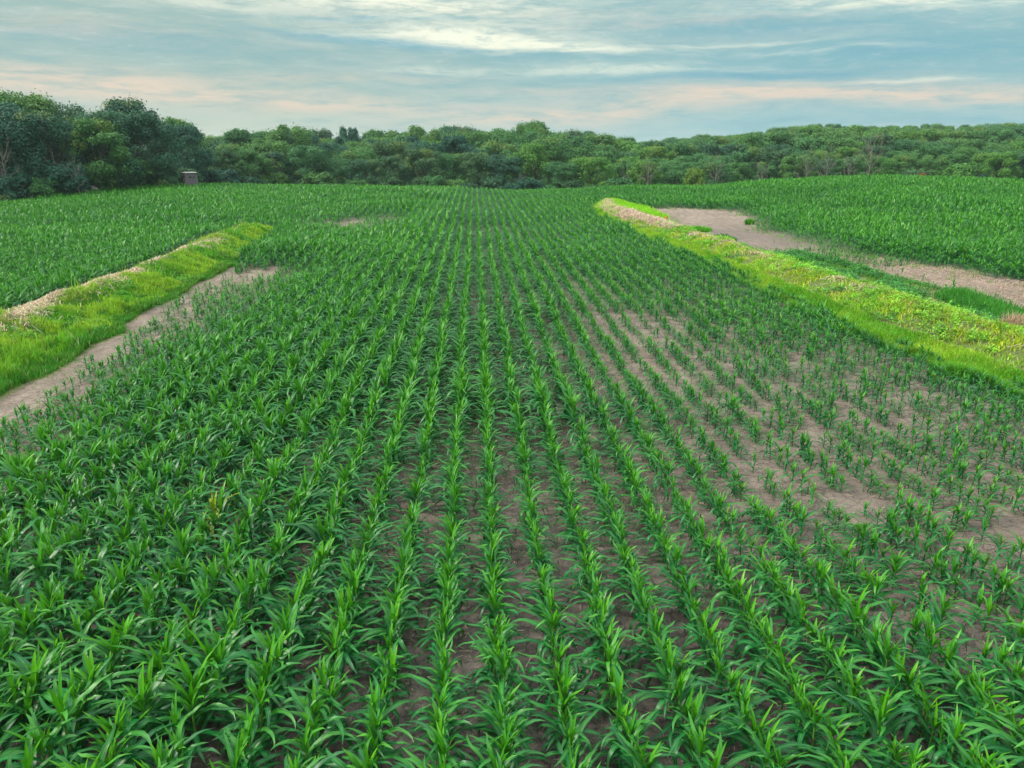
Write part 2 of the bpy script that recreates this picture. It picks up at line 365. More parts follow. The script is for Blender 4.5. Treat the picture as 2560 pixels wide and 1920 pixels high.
# stray grass in the washes and at the edge of the right field
x=rng.uniform(20,30,26000); y=rng.uniform(20,90,26000); dd=np.minimum(np.abs(x-rightcorn(y)),np.abs(x-RB(y)-.2)); k=(rng.random(len(x))<np.exp(-(dd/.9)**2)*.6*(vn(x,y,1.2,1)>.35)+.30*(vn(x,y,1.6,2)>.60)*(np.abs(y-43)<10)*(x<26))
x,y=x[k],y[k]; addb(G,blades(x,y,rng.uniform(.10,.30,len(x)),rng.uniform(.02,.045,len(x)),rgb((.14,.36,.03),len(x))))
x,y,t=strip(16000,lambda y:RB(y)-.1,lambda y:RB(y)+3.1,20,47); k=vn(x,y,1.0,2)>.38; x,y=x[k],y[k]; addb(G,blades(x,y,rng.uniform(.08,.26,len(x)),rng.uniform(.015,.04,len(x)),rgb((.13,.36,.035),len(x))))
x=rng.uniform(-15,-11.5,5000); y=rng.uniform(15,48,5000); k=rng.random(len(x))<.5*(vn(x,y,1.0,1)>.66); x,y=x[k],y[k]; addb(G,blades(x,y,rng.uniform(.05,.16,len(x)),rng.uniform(.015,.03,len(x)),rgb((.14,.36,.03),len(x))))
# dark tall grass strip behind the right bank
x=rng.normal(22.9,.42,16000); y=rng.uniform(22,33.2,16000); x=x+(30-y)*-.03
addb(G,blades(x,y,rng.uniform(.25,.60,len(x)),rng.uniform(.012,.03,len(x)),lerpc(rgb((.04,.24,.025),len(x)),rgb((.09,.36,.03),len(x)),rng.random(len(x)))))
tag(link('grass',G.mesh('grass',M_grass)),'bright lime green grass growing over the two long field banks','grass',kind='stuff')
# straw
T=Acc()
def straws(x,y,L,w,base,var=.2,lift=.02):
    n=len(x); th=rng.uniform(0,math.pi,n); s=rng.uniform(-.25,.25,n)*L; dx,dy=np.cos(th)*L/2,np.sin(th)*L/2; wx,wy=-np.sin(th)*w/2,np.cos(th)*w/2
    za=gh(x-dx,y-dy)+lift*rng.uniform(.3,2.5,n)+np.maximum(s,0); zb=gh(x+dx,y+dy)+lift*rng.uniform(.3,2.5,n)+np.maximum(-s,0)
    V=np.stack([np.stack([x-dx-wx,y-dy-wy,za],1),np.stack([x-dx+wx,y-dy+wy,za],1),np.stack([x+dx+wx,y+dy+wy,zb],1),np.stack([x+dx-wx,y+dy-wy,zb],1)],1).reshape(-1,3)
    return V,np.arange(n)[:,None]*4+np.arange(4)[None],np.repeat(rgb(base,n,var),4,axis=0)
def adds(acc,t): V,Q,C=t; acc.V.append(V);acc.Q[4].append(Q+acc.n);acc.C.append(C);acc.n+=len(V)
x,y,t=strip(90000,lambda y:LF(y)*.6+LB(y)*.4,lambda y:LB(y)  ,10,62)
strawz=np.exp(-((x-(LF(y)*.24+LB(y)*.76)-.5*(vn(x,y,4,1)-.5))/.75)**2)*(.15+.85*sst(vn(x,y,2.4,0),.25,.45)); strawz=np.maximum(strawz,np.exp(-((x+18.2)/1.4)**2-((y-50)/2.2)**2)*.7)
k=rng.random(len(x))<strawz; adds(T,straws(x[k],y[k],rng.uniform(.12,.38,k.sum()),rng.uniform(.012,.024,k.sum()),(.62,.50,.36),lift=.09))
x,y,t=strip(70000,lambda y:RF(y)*.45+RC(y)*.55,RB,14,88); z1=np.exp(-((x-RC(y)-.35)/.75)**2)*(sst(vn(x,y,3.0,4),.30,.55)*sst(y,40,58)+.45*(vn(x,y,1.1,0)>.55))
k=rng.random(len(x))<z1; adds(T,straws(x[k],y[k],rng.uniform(.15,.40,k.sum()),rng.uniform(.018,.035,k.sum()),(.60,.47,.35),lift=.05))
x=rng.uniform(22.5,28.5,16000); y=rng.uniform(26,46,16000); k=(x<rightcorn(y)+.5); adds(T,straws(x[k],y[k],rng.uniform(.08,.25,k.sum()),rng.uniform(.01,.02,k.sum()),(.50,.37,.29)))
y=rng.uniform(58,88,15000); x=RC(y)+rng.normal(-.2,.45,15000); adds(T,straws(x,y,rng.uniform(.3,.7,15000),rng.uniform(.018,.034,15000),(.60,.47,.36),lift=.10))
y=rng.uniform(60,88,9000); x=RF(y)+rng.uniform(-.2,1.3,9000); adds(T,straws(x,y,rng.uniform(.2,.5,9000),rng.uniform(.03,.06,9000),(.46,.34,.27),lift=.05))

tag(link('straw',T.mesh('straw',M_straw,False)),'pale dry straw lying along the crests of the field banks','straw',kind='stuff')
T=Acc(); n=26000; y=3.5+42*rng.random(n)**1.5; x=(rng.random(n)*2-1)*(3.5+y*.75)+y*.05; k=(x>LF(y))&(x<RF(y)); x,y=x[k],y[k]
adds(T,straws(x,y,rng.uniform(.03,.16,len(x))*(.7+.6*(rng.random(len(x))<.2)),rng.uniform(.004,.010,len(x))*(1+y/25),(.30,.25,.20),.35,lift=.008))
tag(link('crop_residue',T.mesh('crop_residue',M_straw,False)),'bits of old stalk scattered on the bare soil between the rows','crop residue',kind='stuff')
# leafy weeds on the right bank
def rosette(seed,n=26,R0=.16,H0=.30,w=.07):
    r=np.random.default_rng(seed); a=Acc()
    for i in range(n):
        th=r.uniform(0,6.28); q=R0*math.sqrt(r.random()); z=H0*r.uniform(.15,1)*(1-.5*q/R0); L=r.uniform(.05,.12); e=r.uniform(-.5,.9); p=r.uniform(0,6.28)
        c=np.array([q*math.cos(th),q*math.sin(th),z]); d=np.array([math.cos(p)*math.cos(e),math.sin(p)*math.cos(e),math.sin(e)]); s=np.array([-math.sin(p),math.cos(p),r.uniform(-.3,.3)])*w*.5*r.uniform(.6,1.2)
        a.add(np.array([c,c+d*L*.5+s,c+d*L,c+d*L*.5-s]),np.array([[0,1,2,3]]),[.5,.5,r.random(),1])
    return accs([a])
def scat_col(bases,x,y,sc,col,acc):
    n=len(x); wh=rng.integers(0,len(bases),n); z=gh(x,y); th=rng.uniform(0,6.28,n)
    for b,(V,Q,C) in enumerate(bases):
        I=np.where(wh==b)[0]
        if not len(I): continue
        c,s=np.cos(th[I])[:,None],np.sin(th[I])[:,None]; k=sc[I][:,None]
        VV=np.stack([(V[None,:,0]*c-V[None,:,1]*s)*k+x[I][:,None],(V[None,:,0]*s+V[None,:,1]*c)*k+y[I][:,None],V[None,:,2]*k+z[I][:,None]],-1).reshape(-1,3)
        QQ=(Q[None]+(np.arange(len(I))*len(V))[:,None,None]).reshape(-1,4); CC=np.repeat(col[I],len(V),axis=0)*1.0
        v=np.tile(.7+.6*C[:,2],len(I)); CC[:,:3]*=v[:,None]; acc.add(VV,QQ,CC)
ros=[rosette(i) for i in range(6)]
Wd=Acc()
x,y,t=strip(9000,lambda y:RF(y)*.6+RC(y)*.4,lambda y:RB(y)+.3,13,70,1.1); k=rng.random(len(x))<sst(vn(x,y,1.3,3),.40,.62)*(.22+.45*t); x,y=x[k],y[k]
scat_col(ros,x,y,rng.uniform(.6,1.5,len(x)),lerpc(rgb((.20,.47,.03),len(x)),rgb((.07,.30,.035),len(x)),(vn(x,y,2.0,1)>.75)*1.0),Wd)
x,y,t=strip(4200,lambda y:RB(y),lambda y:RB(y)+3.0,22,48); k=vn(x,y,1.2,4)>.36; x,y=x[k],y[k]; scat_col(ros,x,y,rng.uniform(.6,1.3,len(x)),rgb((.07,.28,.05),len(x)),Wd)
x,y,t=strip(2600,LC,LF,12,62); k=vn(x,y,1.3,5)>.62; x,y=x[k],y[k]; scat_col(ros,x,y,rng.uniform(.6,1.3,len(x)),rgb((.10,.34,.03),len(x)),Wd)
tag(link('weeds',Wd.mesh('weeds',M_weed)),'low leafy weeds spread over the right-hand field bank','weeds',kind='stuff')
# single clumps one can point at
def clump(loc,R0,H0,base,label,cat,name,n=900,w=.03):
    a=Acc(); r=rng; 
    for _ in range(1):
        q=R0*np.sqrt(r.random(n)); th=r.uniform(0,6.28,n); x=q*np.cos(th)*1.25; y=q*np.sin(th); h=H0*r.uniform(.5,1.1,n)*(1-.5*(q/R0)**2)
        t=r.uniform(0,6.28,n); b=h*.45; fx,fy=np.cos(t+1.57)*w/2,np.sin(t+1.57)*w/2
        V=np.stack([np.stack([x-fx,y-fy,0*x-.05],1),np.stack([x+fx,y+fy,0*x-.05],1),np.stack([x+fx+np.cos(t)*b*.4,y+fy+np.sin(t)*b*.4,h*.6],1),np.stack([x-fx+np.cos(t)*b*.4,y-fy+np.sin(t)*b*.4,h*.6],1),np.stack([x+np.cos(t)*b,y+np.sin(t)*b,h],1)],1).reshape(-1,3)
        k=np.arange(n)[:,None]*5; C=np.repeat(rgb(base,n),5,axis=0)
    me=npmesh(name,V,[k+np.array([[0,1,2,3]]),k+np.array([[3,2,4]])],C,M_grass)
    o=link(name,me,loc=(loc[0],loc[1],float(gh(loc[0],loc[1])))); tag(o,label,cat); return o
clump((19.8,63.7),1.1,.55,(.12,.42,.015),'rounded bright green grass clump alone on the bare wash right of the bank','grass clump','grass_clump',1500,.04)
clump((19.0,54.6),.9,.8,(.035,.20,.03),'dark green weed clump on the crest of the right bank','weed clump','weed_clump',1200,.05)
clump((19.9,24.6),.55,.8,(.50,.36,.24),'tan dried weed clump on the right bank at the picture edge','dry weed','dry_weed',900,.025)
clump((25.6,66.5),.35,.7,(.10,.36,.03),'small lone green weed on the bare wash below the right field','weed','lone_weed',260,.05)
clump((19.6,42.5),.5,.55,(.08,.32,.03),'leafy green weed clump midway along the right bank crest','weed clump','weed_clump',600,.05)
# orange drain riser on the bank
m=mat('orange_plastic'); bsdf((.75,.09,.02),.45,.4); M_or=m; m=mat('dark_slot'); bsdf((.03,.01,.01),.8,.2); M_sl=m
loc=(18.95,71.3); e=bpy.data.objects.new('drain_riser',None); COL.objects.link(e); e.location=(*loc,float(gh(*loc))-.1)
V,Q=tube([(0,0,0),(0,0,.2),(0,0,.38),(0,0,.42)],[.11,.11,.11,.115],14); a=Acc(); a.add(V,Q); link('pipe',a.mesh('pipe',M_or),e)
V,Q=tube([(0,0,.42),(0,0,.46),(0,0,.49),(0,0,.50)],[.125,.125,.09,.01],14); a=Acc(); a.add(V,Q); link('cap',a.mesh('cap',M_or),e)
a=Acc()
for zz in (.22,.32):
    for q in range(6):
        a=Acc()
        th=q*1.047; V,Q=tube([(math.cos(th)*.106,math.sin(th)*.106,zz),(math.cos(th)*.113,math.sin(th)*.113,zz)],[.02,.02],6); a.add(V,Q)
        a.add(np.array([V[j] for j in (6,7,8,9)]),np.array([[0,1,2,3]])); a.add(np.array([V[j] for j in (9,10,11,6)]),np.array([[0,1,2,3]]))
        link('inlet_hole',a.mesh('inlet_hole',M_sl),e)
tag(e,'short orange plastic drain pipe standing beside the right bank wash','drain pipe')
# ------------------------------------------------------------------ corn plants
def leaf(r,z0,az,L,Wd,e0,curl,N,age,rnd,yel=0.,fold=.32,flat=False,wave=.0,x0=0.,y0=0.,twist=0.):
    s=np.linspace(0,1,N+1)
    e=e0-curl*s**1.35; ds=L/N
    if curl>1.55: e=e0-.35*curl*s-.8*curl/(1+np.exp(-(s-.55)*22))          # a kinked, folded-over leaf
    rad=np.concatenate([[0],np.cumsum(np.cos((e[1:]+e[:-1])/2))*ds])+.008; zz=np.concatenate([[0],np.cumsum(np.sin((e[1:]+e[:-1])/2))*ds])+z0
    az_s=az+twist*s*s
    cx,cy=np.cos(az_s),np.sin(az_s)
    c=np.stack([x0+rad*cx,y0+rad*cy,zz],1)
    w=Wd*.5*np.minimum(.45+s*3.0,1)*np.clip(1-s**2.6,0,1)**.8
    side=np.stack([-cy,cx,0*s],1); up=np.stack([-np.sin(e)*cx,-np.sin(e)*cy,np.cos(e)],1)
    roll=r.uniform(-.5,.5)*s+ r.uniform(-.15,.15)
    sd=side*np.cos(roll)[:,None]+up*np.sin(roll)[:,None]; upp=up*np.cos(roll)[:,None]-side*np.sin(roll)[:,None]
    ph=r.uniform(0,6.28)
    if flat:
        V=np.stack([c-sd*w[:,None],c+sd*w[:,None]],1).reshape(-1,3)
        Q=np.array([(2*i,2*i+1,2*i+3,2*i+2) for i in range(N)])
        C=np.tile([age,.6,rnd,yel],(len(V),1))
    else:
        f=fold*(1-.6*s)
        wl=wave*np.sin(s*17+ph)*s*(1-s)*4; wr=wave*np.sin(s*15+ph+2)*s*(1-s)*4
        V=np.stack([c-sd*(w*np.cos(f))[:,None]+upp*(w*np.sin(f)+wl)[:,None],c,c+sd*(w*np.cos(f))[:,None]+upp*(w*np.sin(f)+wr)[:,None]],1).reshape(-1,3)
        Q=np.array([(3*i+j,3*i+j+1,3*i+j+4,3*i+j+3) for i in range(N) for j in range(2)])
        C=np.tile([age,1.,rnd,yel],(len(V),1)); C[1::3,1]=0
    return V,Q,C
def corn(seed,lod,yel=0.):
    """returns (stalk, foliage, whorl) accumulators; plant about 0.85 m tall"""
    r=np.random.default_rng(seed); st,fo,wh=Acc(),Acc(),Acc()
    H=r.uniform(.36,.52); lean=r.uniform(-.04,.04,2)
    if lod<2:
        k=5 if lod==0 else 4
        P=[(lean[0]*t,lean[1]*t,H*t-.02) for t in np.linspace(0,1,4)]
        V,Q=tube(P,[.016,.015,.013,.010],k); st.add(V,Q,[.2,1,r.random(),yel])
    nl={0:11,1:10,2:9}[lod]; N={0:9,1:5,2:3}[lod]
    plane=r.uniform(0,math.pi); flat=lod==2
    for i in range(nl):
        t=i/(nl-1); z0=.05+t*(H-.03); x0,y0=lean*(z0/H)
        az=plane+math.pi*(i%2)+r.normal(0,.45)
        L=(.30+.38*math.sin(math.pi*min(t*.8+.18,1)))*r.uniform(.85,1.12)
        if i==0: L*=.6
        Wd=(.037+.040*math.sin(math.pi*min(t*.75+.2,1)))*r.uniform(.85,1.15)*(1.0 if lod==0 else 1.05 if lod==1 else 1.0)
        e0=math.radians(24+50*t*t**.3+r.uniform(-12,12)); curl=math.radians(64+58*r.random()-26*t)
        age=np.clip(.02+.5*t**3+r.normal(0,.07),0,1)
        V,Q,C=leaf(r,z0,az,L,Wd,e0,curl,N,age,r.random(),yel,flat=flat,wave=.011 if lod==0 else 0,x0=x0,y0=y0,twist=r.uniform(-.5,.5))
        fo.add(V,Q,C)
    nw={0:5,1:4,2:2}[lod]
    for i in range(nw):
        az=plane+math.pi*(i%2)+r.normal(0,.5); L=r.uniform(.34,.52)*(1-.10*i)
        V,Q,C=leaf(r,H*.86+.02*i,az,L,r.uniform(.040,.058)*(1 if lod<2 else 1.3),math.radians(r.uniform(66,86)),math.radians(r.uniform(8,38)),max(N-2,2),np.clip(r.normal(.85,.12),0,1),r.random(),yel,flat=flat,fold=.6,wave=.005 if lod==0 else 0,x0=lean[0],y0=lean[1])
        wh.add(V,Q,C)
    return st,fo,wh
def scatter(bases,pts,which,rot,sc,tint,acc,tilt=None):
    """bake copies of base meshes into acc"""
    for b,(V,Q,C) in enumerate(bases):
        I=np.where(which==b)[0]
        if not len(I): continue
        c,s=np.cos(rot[I]),np.sin(rot[I]); k=sc[I]
        vx=(V[None,:,0]*c[:,None]-V[None,:,1]*s[:,None])*k[:,None]+pts[I,0][:,None]
        vy=(V[None,:,0]*s[:,None]+V[None,:,1]*c[:,None])*k[:,None]+pts[I,1][:,None]
        vz=V[None,:,2]*k[:,None]+pts[I,2][:,None]
        VV=np.stack([vx,vy,vz],-1).reshape(-1,3)
        QQ=(Q[None]+ (np.arange(len(I))*len(V))[:,None,None]).reshape(-1,Q.shape[1])
        CC=np.broadcast_to(C[None],(len(I),)+C.shape).copy(); CC[:,:,2]=np.clip(CC[:,:,2]*.6+tint[I][:,None]*.4,0,1); CC[:,:,0]=np.clip(CC[:,:,0]+(tint[I][:,None]-.5)*.25,0,1)
        acc.add(VV,QQ,CC.reshape(-1,4))
# planting grid: straight rows 0.76 m apart running away from the camera
rows=[];RI=[]
for k in range(-150,180):
    yy=np.arange(2.2,150,.158)+rng.random()*.1; xx=np.full(len(yy),.25+.76*k)
    rows.append(np.stack([xx,yy],1)); RI.append(np.full(len(yy),k))
PT=np.concatenate(rows); RI=np.concatenate(RI)
x,y=PT[:,0].copy(),PT[:,1]
a_=np.degrees(np.arctan2(x,y))-YAW; keep=(np.abs(a_)<42)|((np.abs(x)<9)&(y<9))
PT=PT[keep];RI=RI[keep]; x,y=PT[:,0].copy(),PT[:,1].copy()
rad=np.hypot(x,y); a_=np.degrees(np.arctan2(x,y))-YAW
fieldend=np.interp(a_,[-45,-36,-30,-24,-12,0,13,26,36,45],[98,103,112,123,124,124,128,137,139,139])
S0=.96+.30*(vn(x,y,7,2)-.5)+.10*(vn(x,y,2,3)-.5)
P0=np.full(len(x),.95)
P0-= .5*(vn(x,y,1.3,1)>.90)
mid=(x>LF(y))&(x<RF(y))
# stunted stand towards the right, in the hollow and by the left wash
S0*=1+.20*sst(x,.5,-4)*mid-.09*sst(x,1,7)*mid; S0*=1+.10*((x<-19)|(x>20))
S0*=1-.05*sst(x,2.5,6.5)*sst(y,6.5,9.5)*sst(y,44,32)*mid; P0-=.10*sst(x,3.5,7.5)*sst(y,6.5,9.5)*sst(y,40,30)*mid
d=np.exp(-(((x-9.6)/4.8)**2+((y-16)/10.)**2)**1.5); S0*=1-.13*d*(.2+1.5*vn(x,y,2.2,0)); P0-=.28*d*vn(x,y,1.6,5); tr=sst(x,3,7)*sst(y,7,10)*sst(y,46,34)*mid; tr=tr*(1-.85*sst(x,9,12)*sst(y,20,28)); P0-=.34*tr*sst(vn(x,y,1.7,3),.5,.75); S0*=1-.10*tr*vn(x,y,1.5,2)
d=np.exp(-(((x-5.5)/3.4)**2+((y-24)/7.)**2)**1.5); S0*=1-.18*d; P0-=.2*d*vn(x,y,1.7,4)
lm=sst(x,-13.2,-8.6+.08*(y-20)); lz=sst(y,50,40)*mid
S0*=1-lz*(1-lm)*.5; P0-=lz*(1-lm)*.45
S0*=1-.18*sst(y,40,50)*mid*0
# where nothing grows
edgeL=np.interp(y,[0,18,20,22,24,26,29,32,36,41,44,46,60],[-12.5,-12.6,-13.0,-13.1,-13.3,-13.4,-14.1,-14.3,-14.7,-14.8,-14.6,-15,-20])+(vn(x,y,2,3)-.5)*.9
P0[(x>LB(y)-.3)&(x<np.maximum(edgeL,LF(y)+.15))&(y<65.5)]=0
P0[(x>-15)&(x<-11.8)&(np.abs(y-41.5-(x+13)*.8)<1.2+vn(x,y,1.5,2))]*=.15
P0[(x>RF(y)-.05)&(x<rightcorn(y))&(y<90)]=0; jx=(x>RB(y)+1.2)&(x<rightcorn(y)); P0=np.where(jx&(np.abs(y-45)<4),.35,P0); P0=np.where(jx&(y<41)&(x<24),.10,P0); S0=np.where(jx,S0*.6,S0)
rc=(x-rightcorn(y)); near_edge=(x>RF(y))&(y<95)&(rc>=0)
S0=np.where(near_edge,S0*(.50+.5*sst(rc,0,3.2)),S0); P0=np.where(near_edge,P0-.5*sst(rc,2.2,0),P0)
bp=np.exp(-(((x+9.2)/3.6)**2+((y-69)/9.)**2)**2); P0-=bp*(.30+.62*vn(x,y,2.6,0)); S0*=1-.28*bp
bp=np.exp(-(((x+14)/3.4)**2+((y-69)/6.)**2)**2); P0-=bp*(.25+.6*vn(x,y,2.,1)); S0*=1-.2*bp
P0[rad>fieldend]=0
drop=1.0; S0=S0*(1+.10*sst(y,30,60))+(vn(x,y,3.1,5)-.5)*.16
ok=rng.random(len(x))<P0*drop
PT=PT[ok];RI=RI[ok];S0=S0[ok]*np.clip(1+rng.normal(0,.13,ok.sum()),.6,1.3); x=PT[:,0]+rng.normal(0,1,len(PT))*(.03+.05*sst(PT[:,0],-1,-6)+.03*sst(PT[:,0],5,9))+(vn(PT[:,1],RI*7.3,4,3)-.5)*.10; y=PT[:,1]+rng.normal(0,.03,len(PT))
z=gh(x,y); P3=np.stack([x,y,z],1)
px,py,dep=proj(x,y,z+.8*S0); px2,py2,_=proj(x,y,z+.25*S0)
inf=(dep>.5)&(px>-500-2000/dep)&(px<3060+2000/dep)&(py<1920+2600/dep)
P3=P3[inf];RI=RI[inf];S0=S0[inf];px=px[inf];py=py[inf];dep=dep[inf];py2=py2[inf];px2=px2[inf]
n=len(P3); which=rng.integers(0,14,n); rot=rng.uniform(0,2*math.pi,n); tint=np.clip(rng.normal(.5,.25,n)+(vn(P3[:,0],P3[:,1],6,1)-.5)*.5-.12*sst(P3[:,1],45,90),0,1)
shown=(px>15)&(px<2545)&(py<1890)&(py2>0)&(dep>1)
idx=np.where(shown)[0]; near=idx[np.argsort(dep[idx])][:292]
isnear=np.zeros(n,bool); isnear[near]=True
# yellowed plants one can point at (image regions in world metres)
YEL=[((-5.4,12.6),'yellowed corn plant standing out in the dense green rows left of the middle'),
     ((4.6,42.6),'small yellow corn plant far out in the rows right of the middle'),
     ((-7.4,37.7),'pale yellow corn plant far out left of the middle, short of the distant field edge'),
     ((61.5,86.2),'yellow corn plant far off in the dense field near the right picture edge')]
yel_idx=[]
for (a,b),_ in YEL:
    d=np.hypot(P3[:,0]-a,P3[:,1]-b); d[isnear]=99; yel_idx.append(int(np.argmin(d)))
stuff=~isnear; stuff[yel_idx]=False
L0=[corn(100+i,0) for i in range(14)]
lod0=[accs(a) for a in L0]; lod1=[accs(corn(200+i,1)) for i in range(14)]; lod2=[accs(corn(300+i,2)) for i in range(14)]
A=Acc()
for lod,lo,hi in ((lod0,0,17),(lod1,17,48),(lod2,48,999)):
    I=np.where(stuff&(dep>=lo)&(dep<hi))[0]
    scatter(lod,P3[I],which[I],rot[I],S0[I],tint[I],A)
print('CORN plants',n,'verts',A.n)
me=A.mesh('corn_field',M_leaf); o=link('corn_field',me)
tag(o,'dense green rows of young corn covering the field out to the wood','corn crop',kind='stuff'); del A
ML=[tuple(a.mesh(nm,mm) for a,nm,mm in zip(t,('stalk','foliage','whorl'),(M_stalk,M_leaf,M_leaf))) for t in L0]
MY=[a.mesh(nm,mm) for a,nm,mm in zip(corn(777,0,.5),('stalk','foliage','whorl'),(M_stalk,M_leaf,M_leaf))]
def corn_obj(loc,rz,sc,meshes,label,group):
    e=bpy.data.objects.new('corn_plant',None); COL.objects.link(e); e.location=loc; e.rotation_euler=(0,0,rz); e.scale=(sc,)*3; e.empty_display_size=.1
    for nm,me in zip(('stalk','foliage','whorl'),meshes): link(nm,me,e)
    tag(e,label,'corn plant',group); return e
rk=sorted(set(RI[near])); rowof={k:i+1 for i,k in enumerate(rk)}
for k in rk:
    I=[i for i in near if RI[i]==k]; I.sort(key=lambda i:dep[i])
    for j,i in enumerate(I):
        corn_obj(P3[i],rot[i],S0[i],ML[which[i]],'green leafy corn plant, %s from the front in the %s row from the left'%(ordn(j+1),ordn(rowof[k])),'corn plants in the nearest rows')
for i,(w,lab) in zip(yel_idx,YEL): corn_obj(P3[i],rot[i],S0[i]*.88,MY,lab,'yellowed corn plants')
# ------------------------------------------------------------------ trees
def crown(seed,n,kind):
    """crown mesh, unit tree: height 1, ground at 0"""
    r=np.random.default_rng(seed); lob=[]
    Rw={'round':.36,'broad':.46,'tall':.24,'airy':.34,'bush':.55,'cone':.2}[kind]
    nl={'round':46,'broad':56,'tall':40,'airy':26,'bush':26,'cone':30}[kind]
    zb={'round':.10,'broad':.12,'tall':.08,'airy':.38,'bush':.0,'cone':.06}[kind]
    for i in range(nl):
        t=r.random()**(.8 if kind!='airy' else .6); z=zb+(1-zb)*t
        if kind=='cone': ww=Rw*(1-t)**.7*1.3
        else: ww=Rw*math.sqrt(max(1-((t-.42)/.62)**2,.03))
        q=ww*(.5+.68*r.random()**.6); th=r.uniform(0,6.28)
        lr={'round':.095,'broad':.098,'tall':.075,'airy':.082,'bush':.19,'cone':.07}[kind]*r.uniform(.55,1.45)
        lob.append((q*math.cos(th),q*math.sin(th)*.9,min(z,1-lr*.7),lr))
    lob=np.array(lob); w=lob[:,3]**2; w/=w.sum(); k=r.choice(nl,n,p=w)
    d=r.normal(size=(n,3)); d[:,2]+=.35; d/=np.linalg.norm(d,axis=1)[:,None]
    rr=lob[k,3]*(1-.35*r.random(n)**2.2)*np.where(r.random(n)<.12,r.uniform(1.1,1.65,n),r.uniform(.8,1.15,n))
    c=lob[k,:3]+d*rr[:,None]*np.array([1.02,1.02,.82])
    c[:,2]=np.maximum(c[:,2],.01)
    s=r.uniform(.010,.021,n)*(1.0 if kind!='bush' else 2.2)*(14000/n)**.5*.95
    nn=d+r.normal(0,.55,(n,3)); nn[:,2]+=.35; nn/=np.linalg.norm(nn,axis=1)[:,None]
    u=np.cross(nn,r.normal(size=(n,3))); u/=np.linalg.norm(u,axis=1)[:,None]; v=np.cross(nn,u)
    a=c-u*s[:,None]; b=c+v*(s*.62)[:,None]-nn*(s*.15)[:,None]; e=c+u*s[:,None]; f=c-v*(s*.62)[:,None]-nn*(s*.15)[:,None]
    V=np.stack([a,b,e,f],1).reshape(-1,3); Q=np.arange(n)[:,None]*4+np.arange(4)[None]
    lobr=r.random(nl); C=np.zeros((n,4)); C[:,0]=np.clip(.5*lobr[k]+.5*r.random(n),0,1); C[:,1]=(lobr[k]>.93)*r.random(n); C[:,3]=1
    return V,Q,np.repeat(C,4,axis=0),lob
def branchy(seed,lob,bare=False):
    r=np.random.default_rng(seed); a=Acc(); H=.62 if not bare else .8
    top=np.array([r.uniform(-.05,.05),r.uniform(-.05,.05),H]); P=[np.array([0,0,-.03]),np.array([r.uniform(-.01,.01),0,.15]),top*.55+np.array([r.uniform(-.02,.02),0,.03]),top]
    V,Q=tube(P,[.026,.020,.014,.005],7); a.add(V,Q)
    L=lob[r.permutation(len(lob))[:12]] if lob is not None else None
    m=len(L) if L is not None else 12
    for i in range(m):
        t=r.uniform(.2,.95) if not bare else .3+.65*i/m
        s=np.array([np.interp(t*H,[0,.15,.55*H+.03,H],[p[j] for p in P]) for j in range(3)]); s[2]=t*H
        if L is not None: e=L[i,:3]*np.array([.9,.9,1])
        else:
            th=i*2.4+r.uniform(-.4,.4); q=r.uniform(.15,.32)*(1.15-t*.6); e=s+np.array([math.cos(th)*q,math.sin(th)*q,r.uniform(.12,.30)])
        mid=(s+e)/2+np.array([0,0,.03])+r.normal(0,.02,3); rd=.010*(1.2-t*.6)
        V,Q=tube([s,mid,e],[rd,rd*.65,rd*.15],5); a.add(V,Q)
        for j in range(2 if not bare else 4):
            f=r.uniform(.35,.9); s2=mid*(1-f)+e*f; d=(e-s); d/=np.linalg.norm(d); e2=s2+(d+r.normal(0,.6,3)+np.array([0,0,.3]))*(r.uniform(.07,.15) if bare else r.uniform(.03,.06))
            V,Q=tube([s2,(s2+e2)/2+r.normal(0,.008,3),e2],[rd*.45,rd*.3,rd*.1],4); a.add(V,Q)
            if bare:
                for _ in range(2):
                    e3=(s2+e2)/2+(d+r.normal(0,.8,3))*r.uniform(.04,.09); V,Q=tube([(s2+e2)/2,e3],[rd*.25,rd*.08],3); a.add(V,Q)
    return a
KINDS=[('round',14000),('broad',16000),('tall',11000),('airy',8000),('round',14000),('broad',16000),('round',13000),('airy',9000),('tall',12000)]
PROT=[]
for i,(kd,n) in enumerate(KINDS):
    V,Q,C,lob=crown(40+i,n,kd)
    PROT.append((kd,npmesh('crown',V,Q,C,M_mid),branchy(60+i,lob).mesh('trunk',M_bark)))
V,Q,C,lob=crown(90,7000,'bush'); BUSH=(npmesh('bush_leaves',V,Q,C,M_mid),branchy(91,lob).mesh('bush_stems',M_bark))
V,Q,C,lob=crown(92,6500,'bush'); BUSH2=(npmesh('bush_leaves',V,Q,C,M_mid),branchy(93,lob).mesh('bush_stems',M_bark))
DEAD=[branchy(70+i,None,True).mesh('branches',M_pale) for i in range(3)]
def setmat(o,m):
    o.material_slots[0].link='OBJECT'; o.material_slots[0].material=m
def at(px,dep):
    """world ground point at photograph column px and camera-plane distance dep"""
    A=(px-1280)/F*(dep*.949+1.8); B=dep; q=math.radians(YAW); return A*math.cos(q)+B*math.sin(q), -A*math.sin(q)+B*math.cos(q)
def ytop(py,dep):
    """height above the ground datum seen at row py from distance dep (horizontal)"""
    v=(py-960)/F; p=math.radians(PITCH); s,c=math.sin(p),math.cos(p)
    return CAMZ-dep*(s+v*c)/(c-v*s)
def tree(px,dep,H,kind,m,label,group=None,wid=1.0,cat='tree',name='tree'):
    x,y=at(px,dep); e=bpy.data.objects.new(name,None); COL.objects.link(e); e.location=(x,y,float(gh(x,y))); e.rotation_euler=(0,0,random.uniform(0,6.28)); e.scale=(H*wid,H*wid,H)
    kd,cm,tm=PROT[kind]; o=link('crown',cm,e); setmat(o,m); link('trunk',tm,e); tag(e,label,cat,group); return e
